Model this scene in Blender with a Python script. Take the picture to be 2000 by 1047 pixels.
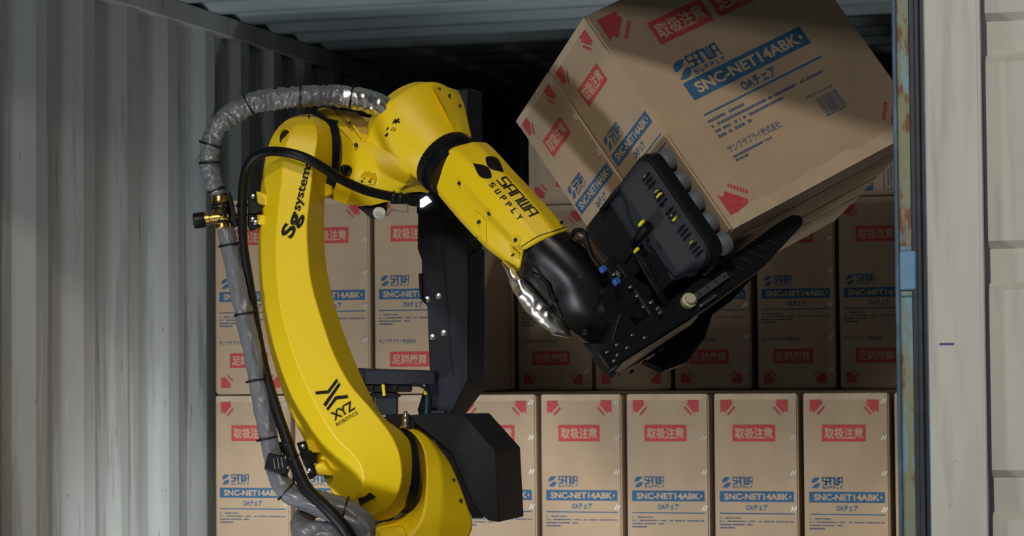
import bpy, bmesh, math, random
from mathutils import Vector, Matrix, noise
from mathutils.bvhtree import BVHTree
random.seed(7)
SC = bpy.context.scene
COL = SC.collection
for o in list(bpy.data.objects): bpy.data.objects.remove(o)

# ------------------------------------------------------------------ camera
FPX = 4804.49
CAM = Vector((3.05607, -5.35547, 1.29441))
FWD = Vector((-0.28507489, 0.95775167, 0.03800065))
RGT = Vector((0.95831437, 0.2855852, -0.00864035))
UPV = Vector((0.01912773, -0.03395342, 0.99924036))
cd = bpy.data.cameras.new('camera'); cam = bpy.data.objects.new('camera', cd); COL.objects.link(cam)
cam.matrix_world = Matrix(((RGT.x, UPV.x, -FWD.x, CAM.x), (RGT.y, UPV.y, -FWD.y, CAM.y), (RGT.z, UPV.z, -FWD.z, CAM.z), (0, 0, 0, 1)))
cd.sensor_width = 36; cd.lens = FPX / 2000 * 36; cd.clip_start = .1; cd.clip_end = 100
cd.dof.use_dof = True; cd.dof.focus_distance = 5.45; cd.dof.aperture_fstop = 11
SC.camera = cam
# ------------------------------------------------------------------ world, lights, exposure
W = bpy.data.worlds.new('world'); SC.world = W; W.use_nodes = True
W.node_tree.nodes['Background'].inputs[0].default_value = (.55, .68, .85, 1)
W.node_tree.nodes['Background'].inputs[1].default_value = .016
def area(name, loc, aim, size, power, col, sy=None):
    l = bpy.data.lights.new(name, 'AREA'); l.energy = power; l.color = col; l.size = size
    if sy: l.shape = 'RECTANGLE'; l.size_y = sy
    o = bpy.data.objects.new(name, l); COL.objects.link(o); o.location = loc
    o.rotation_euler = (Vector(aim) - Vector(loc)).to_track_quat('-Z', 'Y').to_euler(); return o
area('warehouse_lamp', (2.9, -6.6, 5.55), (1.2, .6, 1.0), .55, 200, (1, .92, .80))
area('second_warehouse_lamp', (2.5, -6.3, 3.1), (1.2, 1.5, 1.2), .7, 68, (1, .95, .88))
area('ground_bounce_light', (.45, -1.5, .15), (1.1, .9, 2.2), .25, 22, (.90, .95, 1))  # added low light, stands in for light reflected up from the floor
area('cart_light_bar', (1.22, .68, .40), (1.22, 1.5, .98), 1.5, 11.5, (.97, .99, 1), .05)
sl = bpy.data.lights.new('added_wall_spot', 'SPOT'); sl.energy = 13; sl.color = (.86, .95, 1); sl.spot_size = math.radians(80); sl.spot_blend = .6; sl.shadow_soft_size = .05  # extra unseen spot, added to brighten the deep left wall
slo = bpy.data.objects.new('added_wall_spot', sl); COL.objects.link(slo); slo.location = (.66, .70, .50)
slo.rotation_euler = (Vector((0, 1.28, .92)) - slo.location).to_track_quat('-Z', 'Y').to_euler()
vs = SC.view_settings
vs.view_transform = 'Standard'; vs.look = 'None'; vs.exposure = 0; vs.gamma = 1; vs.use_curve_mapping = False

# ------------------------------------------------------------------ helpers
Z0 = 5.55; PXM = Z0 / FPX
def un(px, py, z): return CAM + FWD * z + RGT * ((px - 1000) / FPX * z) + UPV * ((523.5 - py) / FPX * z)
def pt(px, py, d=0): return un(px, py, Z0 - d * PXM)
def rayd(px, py): return (FWD + RGT * ((px - 1000) / FPX) + UPV * ((523.5 - py) / FPX)).normalized()
WL = {}
def tag(o, label=None, cat=None, group=None, kind=None):
    if label: o['label'] = label
    if cat: o['category'] = cat
    if group: o['group'] = group
    if kind: o['kind'] = kind
    return o
def root(name, loc, label, cat, group=None):
    o = bpy.data.objects.new(name, None); COL.objects.link(o); o.location = loc; o.empty_display_size = .1
    WL[o] = Vector(loc); return tag(o, label, cat, group)
def link(name, me, mat, parent=None, center=None):
    o = bpy.data.objects.new(name, me); COL.objects.link(o)
    if mat and not me.materials: me.materials.append(mat)
    c = center or Vector((0, 0, 0)); o.location = c; WL[o] = c.copy()
    if parent:
        o.parent = parent; o.matrix_parent_inverse = Matrix.Translation(-WL[parent])
    return o
def finish(bm, name, mat, parent=None, ang=35, bevel=0, seg=2, recenter=True, normals=True):
    if normals: bmesh.ops.recalc_face_normals(bm, faces=bm.faces)
    c = Vector((0, 0, 0))
    if recenter and len(bm.verts):
        lo = Vector([min(v.co[i] for v in bm.verts) for i in range(3)]); hi = Vector([max(v.co[i] for v in bm.verts) for i in range(3)])
        c = (lo + hi) / 2
        for v in bm.verts: v.co -= c
    lim = math.radians(ang)
    for f in bm.faces: f.smooth = True
    for e in bm.edges:
        if len(e.link_faces) == 2 and e.calc_face_angle(0) > lim: e.smooth = False
    me = bpy.data.meshes.new(name); bm.to_mesh(me); bm.free()
    o = link(name, me, mat, parent, c)
    if bevel:
        m = o.modifiers.new('bevel', 'BEVEL'); m.width = bevel; m.segments = seg; m.limit_method = 'ANGLE'; m.angle_limit = math.radians(min(ang, 30)); m.harden_normals = False
    return o
def boxbm(bm, o, ax, ay, az, s):
    """box from corner o along axis vectors (already unit) with sizes s"""
    vv = [bm.verts.new(o + ax * (s[0] * i) + ay * (s[1] * j) + az * (s[2] * k)) for k in (0, 1) for j in (0, 1) for i in (0, 1)]
    for f in ((0, 2, 3, 1), (4, 5, 7, 6), (0, 1, 5, 4), (2, 6, 7, 3), (0, 4, 6, 2), (1, 3, 7, 5)): bm.faces.new([vv[i] for i in f])
X, Y, Z = Vector((1, 0, 0)), Vector((0, 1, 0)), Vector((0, 0, 1))
def box(name, lo, hi, mat, parent=None, bevel=0):
    bm = bmesh.new(); boxbm(bm, Vector(lo), X, Y, Z, [hi[i] - lo[i] for i in range(3)])
    return finish(bm, name, mat, parent, bevel=bevel)
def obox(name, c, ax, ay, az, s, mat, parent=None, bevel=0):
    bm = bmesh.new(); ax, ay, az = ax.normalized(), ay.normalized(), az.normalized()
    boxbm(bm, c - ax * s[0] / 2 - ay * s[1] / 2 - az * s[2] / 2, ax, ay, az, s)
    return finish(bm, name, mat, parent, bevel=bevel)
def prism(name, pts, ext, mat, parent=None, bevel=0, ang=35):
    """polygon of world points extruded by vector ext"""
    bm = bmesh.new(); a = [bm.verts.new(p) for p in pts]; b = [bm.verts.new(p + ext) for p in pts]; n = len(pts)
    bm.faces.new(a); bm.faces.new(b[::-1])
    for i in range(n): bm.faces.new((a[i], b[i], b[(i + 1) % n], a[(i + 1) % n]))
    return finish(bm, name, mat, parent, ang, bevel)
def frame(d):
    d = d.normalized(); u = d.orthogonal().normalized(); return u, d.cross(u)
def lathebm(bm, p0, d, prof, n=32, cap=True):
    u, v = frame(d); d = d.normalized(); rings = []
    for h, r in prof: rings.append([bm.verts.new(p0 + d * h + (u * math.cos(2 * math.pi * i / n) + v * math.sin(2 * math.pi * i / n)) * r) for i in range(n)])
    for a, b in zip(rings, rings[1:]):
        for i in range(n): bm.faces.new((a[i], a[(i + 1) % n], b[(i + 1) % n], b[i]))
    if cap: bm.faces.new(rings[0][::-1]); bm.faces.new(rings[-1])
def lathe(name, p0, d, prof, mat, parent=None, n=32, ang=40, bevel=0):
    bm = bmesh.new(); lathebm(bm, p0, d, prof, n); return finish(bm, name, mat, parent, ang, bevel)
def cyl(name, p0, p1, r, mat, parent=None, n=20, r1=None, bevel=0):
    d = p1 - p0; return lathe(name, p0, d, [(0, r), (d.length, r if r1 is None else r1)], mat, parent, n, bevel=bevel)
def cr(P, n):
    """Catmull-Rom resample by arc length; points are tuples of any dimension"""
    m = len(P); dim = len(P[0]); out = []
    if m == 2: dense = [tuple(P[0][k] + (P[1][k] - P[0][k]) * t / 60 for k in range(dim)) for t in range(61)]
    else:
        dense = []
        for i in range(m - 1):
            p0 = P[max(i - 1, 0)]; p1 = P[i]; p2 = P[i + 1]; p3 = P[min(i + 2, m - 1)]
            for s in range(24):
                t = s / 24
                dense.append(tuple(.5 * (2 * p1[k] + (p2[k] - p0[k]) * t + (2 * p0[k] - 5 * p1[k] + 4 * p2[k] - p3[k]) * t * t + (3 * p1[k] - p0[k] - 3 * p2[k] + p3[k]) * t ** 3) for k in range(dim)))
        dense.append(tuple(P[-1]))
    L = [0]
    for a, b in zip(dense, dense[1:]): L.append(L[-1] + math.sqrt(sum((a[k] - b[k]) ** 2 for k in range(min(dim, 3)))))
    j = 0
    for i in range(n):
        s = L[-1] * i / (n - 1)
        while j < len(L) - 2 and L[j + 1] < s: j += 1
        t = 0 if L[j + 1] == L[j] else (s - L[j]) / (L[j + 1] - L[j]); t = min(max(t, 0), 1)
        out.append(tuple(dense[j][k] + (dense[j + 1][k] - dense[j][k]) * t for k in range(dim)))
    return out
def loft(name, curves, mat, parent=None, n=28, ang=30, bevel=.004, ring=0):
    cs = [[pt(*p) for p in cr(c, n)] for c in curves]; bm = bmesh.new()
    if ring:
        cols = []
        for i in range(n):
            R_ = [tuple(c[i]) for c in cs]; q = cr(R_[-2:] + R_ + R_[:3], (len(R_) + 4) * 24 + 1); k = len(R_)
            a0 = min(range(len(q) // 3), key=lambda t: (Vector(q[t]) - cs[0][i]).length); b0 = min(range(len(q) // 2, len(q)), key=lambda t: (Vector(q[t]) - cs[0][i]).length)
            cols.append([Vector(p) for p in cr(q[a0:b0 + 1:3] + [q[b0]], ring + 1)[:-1]])
        cs = [[cols[i][j] for i in range(n)] for j in range(ring)]
    m = len(cs)
    vv = [[bm.verts.new(cs[j][i]) for j in range(m)] for i in range(n)]
    for i in range(n - 1):
        for j in range(m): bm.faces.new((vv[i][j], vv[i][(j + 1) % m], vv[i + 1][(j + 1) % m], vv[i + 1][j]))
    bm.faces.new(vv[0][::-1]); bm.faces.new(vv[-1])
    bmesh.ops.remove_doubles(bm, verts=bm.verts, dist=.0008)
    return finish(bm, name, mat, parent, ang, bevel)
def tube(name, P, mat, parent=None, n=60, seg=12, wr=0, freq=30, seed=0, rings=0, capr=True, world=False, fold=(.5, .8, .15)):
    """P: (px,py,d,r_px) control points"""
    q = cr(P, n); pts = [(Vector(p[:3]) if world else pt(*p[:3])) for p in q]; rad = [p[3] * (1 if world else PXM) for p in q]
    bm = bmesh.new(); prev = None; up = None; rr = []; Ltot = sum((pts[i + 1] - pts[i]).length for i in range(n - 1))
    for i in range(n):
        t = (pts[min(i + 1, n - 1)] - pts[max(i - 1, 0)]).normalized()
        if up is None: up = t.orthogonal().normalized()
        up = (up - t * up.dot(t)).normalized(); sd = t.cross(up); ring = []
        for k in range(seg):
            a = 2 * math.pi * k / seg; dv = up * math.cos(a) + sd * math.sin(a); r = rad[i]
            if wr:      # cloth folds: fl sets how far the creases run along the hose (low) or around it (high)
                sl_ = i / n * Ltot / .01; q1 = Vector((sl_ * fold[0] + seed * 7, math.cos(a) * fold[1], math.sin(a) * fold[1] + sl_ * fold[2]))
                e1_ = 1 - 2 * abs(noise.noise(q1)); e2_ = noise.noise(q1 * 2.3 + Vector((5, 5, 5)))
                r *= 1 + wr * (e1_ - .55) * 1.1 + wr * .5 * e2_
            if rings: r *= 1 + rings * (1 if i % 2 else -1)
            ring.append(bm.verts.new(pts[i] + dv * r))
        rr.append(ring)
    for a, b in zip(rr, rr[1:]):
        for k in range(seg): bm.faces.new((a[k], a[(k + 1) % seg], b[(k + 1) % seg], b[k]))
    bm.faces.new(rr[0][::-1]); bm.faces.new(rr[-1])
    o = finish(bm, name, mat, parent, 60)
    return o
# ------------------------------------------------------------------ materials
def nodes(name):
    m = bpy.data.materials.new(name); m.use_nodes = True; nt = m.node_tree; return m, nt, nt.nodes['Principled BSDF']
def mat(name, col, rough=.5, metal=0, var=0, scale=20, bump=0, bscale=300, spec=.5, emit=None, coat=0, trans=0):
    m, nt, b = nodes(name); b.inputs['Base Color'].default_value = (*col, 1); b.inputs['Roughness'].default_value = rough
    b.inputs['Metallic'].default_value = metal; b.inputs['Specular IOR Level'].default_value = spec; b.inputs['Coat Weight'].default_value = coat
    tc = nt.nodes.new('ShaderNodeTexCoord')
    if var:
        n = nt.nodes.new('ShaderNodeTexNoise'); n.inputs['Scale'].default_value = scale; n.inputs['Detail'].default_value = 6
        nt.links.new(tc.outputs['Object'], n.inputs['Vector'])
        r = nt.nodes.new('ShaderNodeValToRGB'); r.color_ramp.elements[0].position = .3; r.color_ramp.elements[1].position = .7
        r.color_ramp.elements[0].color = (*[c * (1 - var) for c in col], 1); r.color_ramp.elements[1].color = (*[min(1, c * (1 + var)) for c in col], 1)
        nt.links.new(n.outputs['Fac'], r.inputs['Fac']); nt.links.new(r.outputs['Color'], b.inputs['Base Color'])
    if bump:
        n2 = nt.nodes.new('ShaderNodeTexNoise'); n2.inputs['Scale'].default_value = bscale; n2.inputs['Detail'].default_value = 3
        nt.links.new(tc.outputs['Object'], n2.inputs['Vector'])
        bp = nt.nodes.new('ShaderNodeBump'); bp.inputs['Strength'].default_value = bump; bp.inputs['Distance'].default_value = .002
        nt.links.new(n2.outputs['Fac'], bp.inputs['Height']); nt.links.new(bp.outputs['Normal'], b.inputs['Normal'])
    if emit: b.inputs['Emission Color'].default_value = (*emit[:3], 1); b.inputs['Emission Strength'].default_value = emit[3]
    return m
def painted(name, base, stains, rough=.55):
    """paint with stain layers: (colour, scale xyz, lo, hi, amount)"""
    m, nt, b = nodes(name); b.inputs['Roughness'].default_value = rough
    g = nt.nodes.new('ShaderNodeNewGeometry'); last = None
    rgb = nt.nodes.new('ShaderNodeRGB'); rgb.outputs[0].default_value = (*base, 1); last = rgb.outputs[0]
    for col, sc, lo, hi, amt in stains:
        mp = nt.nodes.new('ShaderNodeMapping'); mp.inputs['Scale'].default_value = sc; nt.links.new(g.outputs['Position'], mp.inputs['Vector'])
        n = nt.nodes.new('ShaderNodeTexNoise'); n.inputs['Scale'].default_value = 1; n.inputs['Detail'].default_value = 7; n.inputs['Roughness'].default_value = .62
        nt.links.new(mp.outputs[0], n.inputs['Vector'])
        mr = nt.nodes.new('ShaderNodeMapRange'); mr.inputs[1].default_value = lo; mr.inputs[2].default_value = hi; mr.inputs[4].default_value = amt
        nt.links.new(n.outputs['Fac'], mr.inputs[0])
        mx = nt.nodes.new('ShaderNodeMix'); mx.data_type = 'RGBA'; nt.links.new(mr.outputs[0], mx.inputs[0]); nt.links.new(last, mx.inputs[6]); mx.inputs[7].default_value = (*col, 1)
        last = mx.outputs[2]
    nt.links.new(last, b.inputs['Base Color']); return m
M = {}
M['wall'] = painted('container_paint', (.345, .375, .37), [((.285, .275, .255), (1.1, 1.6, .45), .42, .60, .75), ((.215, .205, .19), (5, 11, .55), .575, .61, .75), ((.44, .475, .47), (6, 9, .6), .60, .63, .5), ((.15, .13, .11), (18, 26, 2.0), .655, .69, .8), ((.10, .07, .05), (60, 60, 22), .68, .72, .8)])
M['ceil'] = painted('ceiling_paint', (.34, .41, .43), [((.24, .29, .31), (2, 3, 1), .45, .65, .7)])
M['floor'] = mat('plywood_floor', (.16, .10, .06), .7, var=.3, scale=6)
M['ground'] = mat('concrete', (.30, .30, .29), .8, var=.15, scale=5)
M['door'] = painted('door_paint', (.54, .54, .50), [((.45, .45, .415), (9, 9, 1.2), .42, .62, .8), ((.27, .28, .275), (26, 26, 2.2), .52, .72, .6), ((.50, .49, .45), (4, 4, 3), .55, .7, .5), ((.16, .13, .11), (30, 30, 25), .70, .75, .8)])
M['post'] = painted('rusty_blue_paint', (.12, .26, .36), [((.22, .23, .12), (30, 30, 7), .40, .50, .9), ((.15, .32, .44), (40, 40, 9), .54, .60, .8), ((.17, .055, .018), (34, 34, 11), .505, .57, .95)], .6)
M['blue'] = painted('blue_paint', (.12, .27, .44), [((.10, .20, .34), (20, 20, 9), .5, .66, .6), ((.22, .09, .03), (30, 30, 30), .66, .72, .8)], .5)
M['darkblue'] = painted('dark_blue_paint', (.045, .085, .14), [((.08, .16, .26), (30, 30, 9), .5, .6, .8), ((.12, .05, .02), (40, 40, 20), .6, .66, .8)], .5)
M['gasket'] = mat('rubber_gasket', (.022, .028, .042), .55, var=.3, scale=30)
M['whiteedge'] = mat('white_edge_paint', (.50, .50, .51), .5)
M['kraft'] = mat('kraft_cardboard', (.400, .298, .200), .78, var=.07, scale=9, bump=.12, bscale=150, spec=.25)
M['kraftprint'] = mat('kraft_lettering', (.45, .335, .215), .75, spec=.25)
M['tape'] = mat('packing_tape', (.47, .37, .26), .18, var=.1, scale=15, bump=.25, bscale=40)
M['red'] = mat('red_ink', (.44, .060, .066), .7, var=.12, scale=90, spec=.25)
M['blueink'] = mat('blue_ink', (.036, .108, .215), .7, var=.12, scale=90, spec=.25)
M['darkink'] = mat('dark_blue_ink', (.07, .10, .17), .7, spec=.25)
M['staple'] = mat('staple_metal', (.80, .79, .75), .42, .8)
M['yellow'] = mat('yellow_robot_paint', (.78, .55, .004), .46, bump=.15, bscale=420, spec=.4)
M['yellow2'] = mat('yellow_fastener', (.75, .50, .01), .5)
M['black'] = mat('black_plastic', (.004, .005, .007), .45, spec=.25)
M['rubber'] = mat('black_rubber', (.004, .004, .005), .5, spec=.25, bump=.1, bscale=300)
M['gloss'] = mat('black_gloss_cover', (.004, .0045, .006), .36, spec=.28)
M['navy'] = mat('dark_navy_metal', (.012, .0175, .032), .5, spec=.35, bump=.12, bscale=500)
M['cover'] = mat('charcoal_sheet_metal', (.008, .0105, .0145), .6, spec=.3, bump=.15, bscale=600)
M['housing'] = mat('graphite_housing', (.020, .0245, .031), .62, bump=.1, bscale=600, spec=.35)
M['sleeve'] = mat('grey_coated_fabric', (.125, .128, .142), .34, var=.12, scale=12, bump=.25, bscale=70)
M['foil'] = mat('silver_foil', (.80, .80, .78), .3, 1, bump=.35, bscale=30)
M['brass'] = mat('brass', (.72, .46, .14), .28, 1)
M['steel'] = mat('steel', (.52, .52, .52), .3, 1)
M['print'] = mat('black_print', (.004, .004, .004), .5, spec=.2)
M['white'] = mat('white_cap', (.68, .66, .60), .5)
M['suction'] = mat('grey_suction_rubber', (.10, .115, .13), .6)
M['ytape'] = mat('yellow_marker', (.80, .68, .01), .45)
M['lamp'] = mat('lamp_glass', (.9, .95, 1), .3, emit=(.85, .93, 1, 9))
M['conduit'] = mat('braided_conduit', (.14, .10, .075), .4, .6)
M['fitting'] = mat('blue_fitting', (.02, .10, .38), .4)
M['teal'] = mat('teal_cable', (.0, .10, .14), .5)
M['hole'] = mat('bolt_hole', (.01, .008, .004), .6)
M['embossed'] = mat('faint_print', (.022, .026, .034), .6)

# ================================================================== SETTING
def corr_profile(y0, y1, first, per=.278):
    """trapezoid corrugation along y: list of (y, recess)"""
    out = []; n = math.floor((y0 - first) / per) - 1
    while True:
        b = first + n * per
        for dy, r in ((0, 0), (.07, 0), (.138, .036), (.21, .036)):
            if y0 <= b + dy <= y1: out.append((b + dy, r))
        if b > y1: break
        n += 1
    return out
FRONT, BACK, CEIL, XR = -.36, 5.2, 2.387, 2.46
def corr_wall(name, x, sgn, front):
    pr = corr_profile(front, BACK, .506); bm = bmesh.new(); zs = [.0, .8, 1.6, CEIL - .05]
    g = [[bm.verts.new((x - sgn * r, yy, z)) for z in zs] for yy, r in pr]
    g2 = [[bm.verts.new((x - sgn * (.05), yy, z)) for z in zs] for yy, r in pr]
    for a, b in zip(g, g[1:]):
        for k in range(3): bm.faces.new((a[k], b[k], b[k + 1], a[k + 1]))
    for a, b in zip(g2, g2[1:]):
        for k in range(3): bm.faces.new((a[k], b[k], b[k + 1], a[k + 1]))
    w = finish(bm, name, M['wall'], None, 15, normals=False)
    for p in w.data.polygons: p.use_smooth = False
    return tag(w, kind='structure')
wl = corr_wall('wall_left', 0, 1, FRONT); wr = corr_wall('wall_right', XR, -1, -.16)
tag(wl, 'pale grey corrugated steel container wall streaked with grime', None); tag(wr, 'corrugated container wall behind the blue corner post')
rl = box('wall_rail', (-.06, FRONT, CEIL - .062), (.006, BACK, CEIL), M['wall'], wl, .004)
rr_ = box('wall_rail', (XR - .006, -.16, CEIL - .062), (XR + .06, BACK, CEIL), M['wall'], wr, .004)
# ceiling, corrugated along x
bm = bmesh.new(); yy = FRONT; rows = []; k = 0
while yy < BACK:
    for dy, dz in ((0, 0), (.085, 0), (.125, .022), (.21, .022)): rows.append((yy + dy, dz))
    yy += .25
vv = [[bm.verts.new((x, y_, CEIL + dz)) for x in (-.06, XR + .06)] for y_, dz in rows]
for a, b in zip(vv, vv[1:]): bm.faces.new((a[0], a[1], b[1], b[0]))
vt = [[bm.verts.new((x, y_, CEIL + .06)) for x in (-.06, XR + .06)] for y_ in (FRONT, rows[-1][0])]
bm.faces.new((vt[0][0], vt[1][0], vt[1][1], vt[0][1]))
tag(finish(bm, 'ceiling', M['ceil'], None, 12, normals=False), 'corrugated grey steel container ceiling', None, None, 'structure')
fl = tag(box('floor', (-.06, FRONT, -.03), (XR + .06, BACK, .0), M['floor']), 'dark plywood container floor', None, None, 'structure')
gr = tag(box('ground', (-12, -14, -.08), (14, FRONT - .002, -.001), M['ground']), 'grey concrete yard outside the container', None, None, 'structure')
wb = tag(box('wall_back', (-.06, BACK, 0), (XR + .06, BACK + .05, CEIL), M['wall']), 'dark far end wall of the container', None, None, 'structure')
hd = tag(box('trim_1', (-.15, FRONT - .03, 2.13), (XR + .15, FRONT + .03, 2.46), M['blue']), 'unseen steel door header beam, set low to shade the container inside', None, None, 'structure')  # out of view; lower edge set to cast the shadow line inside
lp = tag(box('trim_2', (-.17, FRONT - .05, 0), (-.07, FRONT + .05, 2.46), M['post']), 'left corner post of the container', None, None, 'structure')
# right corner post (blue, rusted)
PY = -.285
post = tag(box('trim_3', (2.3765, PY, 0), (2.50, PY + .10, 2.46), M['post'], None, .004), 'rusty pale blue corner post at the right of the container opening', None, None, 'structure')
box('post_flange', (2.369, PY - .004, 0), (2.379, PY + .10, 2.46), M['darkblue'], post, .003)
zl = [un(1775, y_, 4.98).z for y_ in (487, 565)]
box('hinge_lug', (2.380, PY - .016, zl[1]), (2.414, PY + .02, zl[0]), M['blue'], post, .004)
for z_ in (zl[1] - .006, zl[0] + .004): box('weld_bead', (2.380, PY - .008, z_ - .006), (2.413, PY + .01, z_ + .006), M['post'], post, .003)
# door leaf swung open to the right
door = bpy.data.objects.new('door_1', None); COL.objects.link(door); door.location = (2.6, PY - .02, 0); WL[door] = Vector((2.6, PY - .02, 0))
tag(door, 'open off-white container door leaf with black rubber gasket', None, None, 'structure')
for i, (x0, x1, y0) in enumerate(((2.404, 2.417, -.012), (2.416, 2.427, -.02), (2.426, 2.4365, -.012))):
    box('gasket_lip', (x0, PY + y0, 0), (x1, PY + .01, 2.40), M['gasket'], door, .003)
box('gasket_edge', (2.4355, PY - .022, 0), (2.4395, PY, 2.40), M['darkblue'], door)
box('door_frame', (2.4385, PY - .03, 0), (2.546, PY + .02, 2.40), M['door'], door, .003)
box('frame_edge', (2.544, PY - .034, 0), (2.553, PY + .02, 2.40), M['whiteedge'], door, .003)
box('frame_gap', (2.553, PY + .0, 0), (2.562, PY + .02, 2.40), M['gasket'], door)
bm = bmesh.new(); pr = []
zc = [un(1960, y_, 5.0).z for y_ in (72, 520, 965)]
step = .455; zz = zc[2] - 2 * step
prof = [(0, 0)]
for i in range(6):
    c0 = zc[2] + (i - 2) * (zc[0] - zc[2]) / 2
    for dz, dp in ((-.050, 0), (-.034, .014), (.034, .014), (.050, 0)): prof.append((c0 + dz, dp))
prof = [p for p in prof if 0 <= p[0] <= 2.4] + [(2.4, 0)]
a = [[bm.verts.new((x, PY - .012 + dp, z_)) for x in (2.560, 3.72)] for z_, dp in prof]
for p, q in zip(a, a[1:]): bm.faces.new((p[0], p[1], q[1], q[0]))
finish(bm, 'door_panel', M['door'], door, 15)
box('pen_mark', (2.4605, PY - .0308, un(1860, 672, 5).z - .0022), (2.4900, PY - .0298, un(1860, 672, 5).z + .0022), mat('violet_pen', (.05, .05, .22), .6), door)

# ================================================================== TEXT / PRINT
_tc = {}
def textmesh(s, off=0.0, space=1.0):
    """returns verts2d (normalised to its bounding box) and faces"""
    k = (s, off, space)
    if k in _tc: return _tc[k]
    c = bpy.data.curves.new('t', 'FONT'); c.body = s; c.resolution_u = 3; c.offset = off; c.space_character = space
    o = bpy.data.objects.new('t', c); COL.objects.link(o); bpy.context.view_layer.update()
    me = bpy.data.meshes.new_from_object(o.evaluated_get(bpy.context.evaluated_depsgraph_get()))
    xs = [v.co.x for v in me.vertices]; ys = [v.co.y for v in me.vertices]; x0, x1, y0, y1 = min(xs), max(xs), min(ys), max(ys)
    r = ([((v.co.x - x0) / (x1 - x0), (v.co.y - y0) / (y1 - y0)) for v in me.vertices], [tuple(p.vertices) for p in me.polygons])
    bpy.data.objects.remove(o); bpy.data.curves.remove(c); bpy.data.meshes.remove(me); _tc[k] = r; return r
def strokes(polys, w):
    V, F = [], []
    for P in polys:
        for (ax, ay), (bx, by) in zip(P, P[1:]):
            dx, dy = bx - ax, by - ay; l = math.hypot(dx, dy) or 1; dx, dy = dx / l * w / 2, dy / l * w / 2
            n = len(V); V += [(ax - dx - dy, ay - dy + dx), (bx + dx - dy, by + dy + dx), (bx + dx + dy, by + dy - dx), (ax - dx + dy, ay - dy - dx)]; F.append((n, n + 1, n + 2, n + 3))
    return V, F
_L = {'S': [[(1, 1), (.12, 1), (0, .88), (0, .62), (.12, .5), (.88, .5), (1, .38), (1, .12), (.88, 0), (0, 0)]],
      'A': [[(0, 0), (0, .85), (.15, 1), (1, 1), (1, 0)], [(0, .42), (1, .42)]], 'N': [[(0, 0), (0, 1), (.85, 1), (1, .85), (1, 0)]],
      'W': [[(0, 1), (0, .12), (.12, 0), (1, 0), (1, 1)], [(.5, 0), (.5, 1)]],
      'U': [[(0, 1), (0, 0), (1, 0), (1, 1)]], 'P': [[(0, 0), (0, 1), (1, 1), (1, .45), (0, .45)]], 'L': [[(0, 1), (0, 0), (1, 0)]], 'Y': [[(0, 1), (.5, .5), (1, 1)], [(.5, .5), (.5, 0)]]}
def techno(word, wid, gap, w, aspect):
    """word in square stroke letters normalised to the unit square; aspect = real width/height"""
    n = len(word); cw = 1 / (n * wid + (n - 1) * gap); V, F = [], []
    for i, ch in enumerate(word):
        x0 = i * (wid + gap) * cw
        P = [[(x0 * aspect + p[0] * wid * cw * aspect, p[1]) for p in s] for s in _L[ch]]
        v, f = strokes(P, w); b = len(V); V += [(x / aspect, y) for x, y in v]; F += [tuple(k + b for k in q) for q in f]
    return V, F
def drop(n=18):
    """the two leaf drops of the maker's mark in the unit square"""
    V, F = [], []
    up = [(.0, .58), (.10, .80), (.34, .97), (.62, 1.0), (1.0, .93), (.80, .80), (.66, .68), (.46, .56), (.22, .50), (.08, .51)]
    for P in (up, [(1 - x, 1 - y) for x, y in up]):
        b = len(V); V += P; F.append(tuple(range(b, b + len(P))))
    return V, F
ARROW = [(0, 0), (.88, 0), (.76, .13), (.90, .28), (.32, .86), (.15, .71), (0, .87)]
def arrow(n=0):
    V = list(ARROW); F = [tuple(range(7))]
    for i in range(7):  # strip of small lettering along the shaft end
        t0, t1 = i / 7, (i + .72) / 7
        for j in range(1):
            p = [(1.0 + (.48 - 1.0) * t, .44 + (.96 - .44) * t) for t in (t0, t1)]
            b = len(V); V += [p[0], (p[0][0] + .10, p[0][1] + .10), (p[1][0] + .10, p[1][1] + .10), p[1]]; F.append((b, b + 1, b + 2, b + 3))
    return V, F
def fineprint(rows, seed):
    r = random.Random(seed); V, F = [], []
    for (y, h, x1) in rows:
        x = 0
        while x < x1:
            w = r.uniform(.008, .030); n = len(V)
            if r.random() < .88:
                V += [(x, y), (x + w * .86, y), (x + w * .86, y + h), (x, y + h)]; F.append((n, n + 1, n + 2, n + 3))
                # a notch so that it reads as characters, not as a bar
            x += w
    return V, F
RECT = ([(0, 0), (1, 0), (1, 1), (0, 1)], [(0, 1, 2, 3)])
def flatmesh(name, VF, o, u, v, off):
    """planar print: unit coords mapped by origin o, vectors u,v; offset vector off"""
    me = bpy.data.meshes.new(name); me.from_pydata([o + u * x + v * y + off for x, y in VF[0]], [], VF[1]); me.update(); return me

# ================================================================== CARTONS
CW, CD, CH = .25, .60, .585
def cmesh(name, VF, x0, x1, t0, t1, off=.0006, flipx=False, flipy=False, side=False, dim=CW):
    """print on the narrow face (side=False, y=0 facing -y) or on the wide face (x=CW facing +x)"""
    V = [((1 - x) if flipx else x, (1 - y) if flipy else y) for x, y in VF[0]]
    u = (x1 - x0); v = (t1 - t0)
    co = [(CW + off, x0 + u * x, CH - t1 + v * y) if side else (x0 + u * x, -off, CH - t1 + v * y) for x, y in V]
    me = bpy.data.meshes.new(name); me.from_pydata(co, [], VF[1] if not (flipx != flipy) else [f[::-1] for f in VF[1]]); me.update(); return me
def shell(seed=0):
    bm = bmesh.new(); e = .005
    boxbm(bm, Vector((0, 0, 0)), X, Y, Z, (CW, CD, CH))
    bmesh.ops.bevel(bm, geom=bm.edges[:], offset=e, segments=2, affect='EDGES')
    me = bpy.data.meshes.new('carton_body'); bm.to_mesh(me); bm.free(); return me
BODY = shell()
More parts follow.
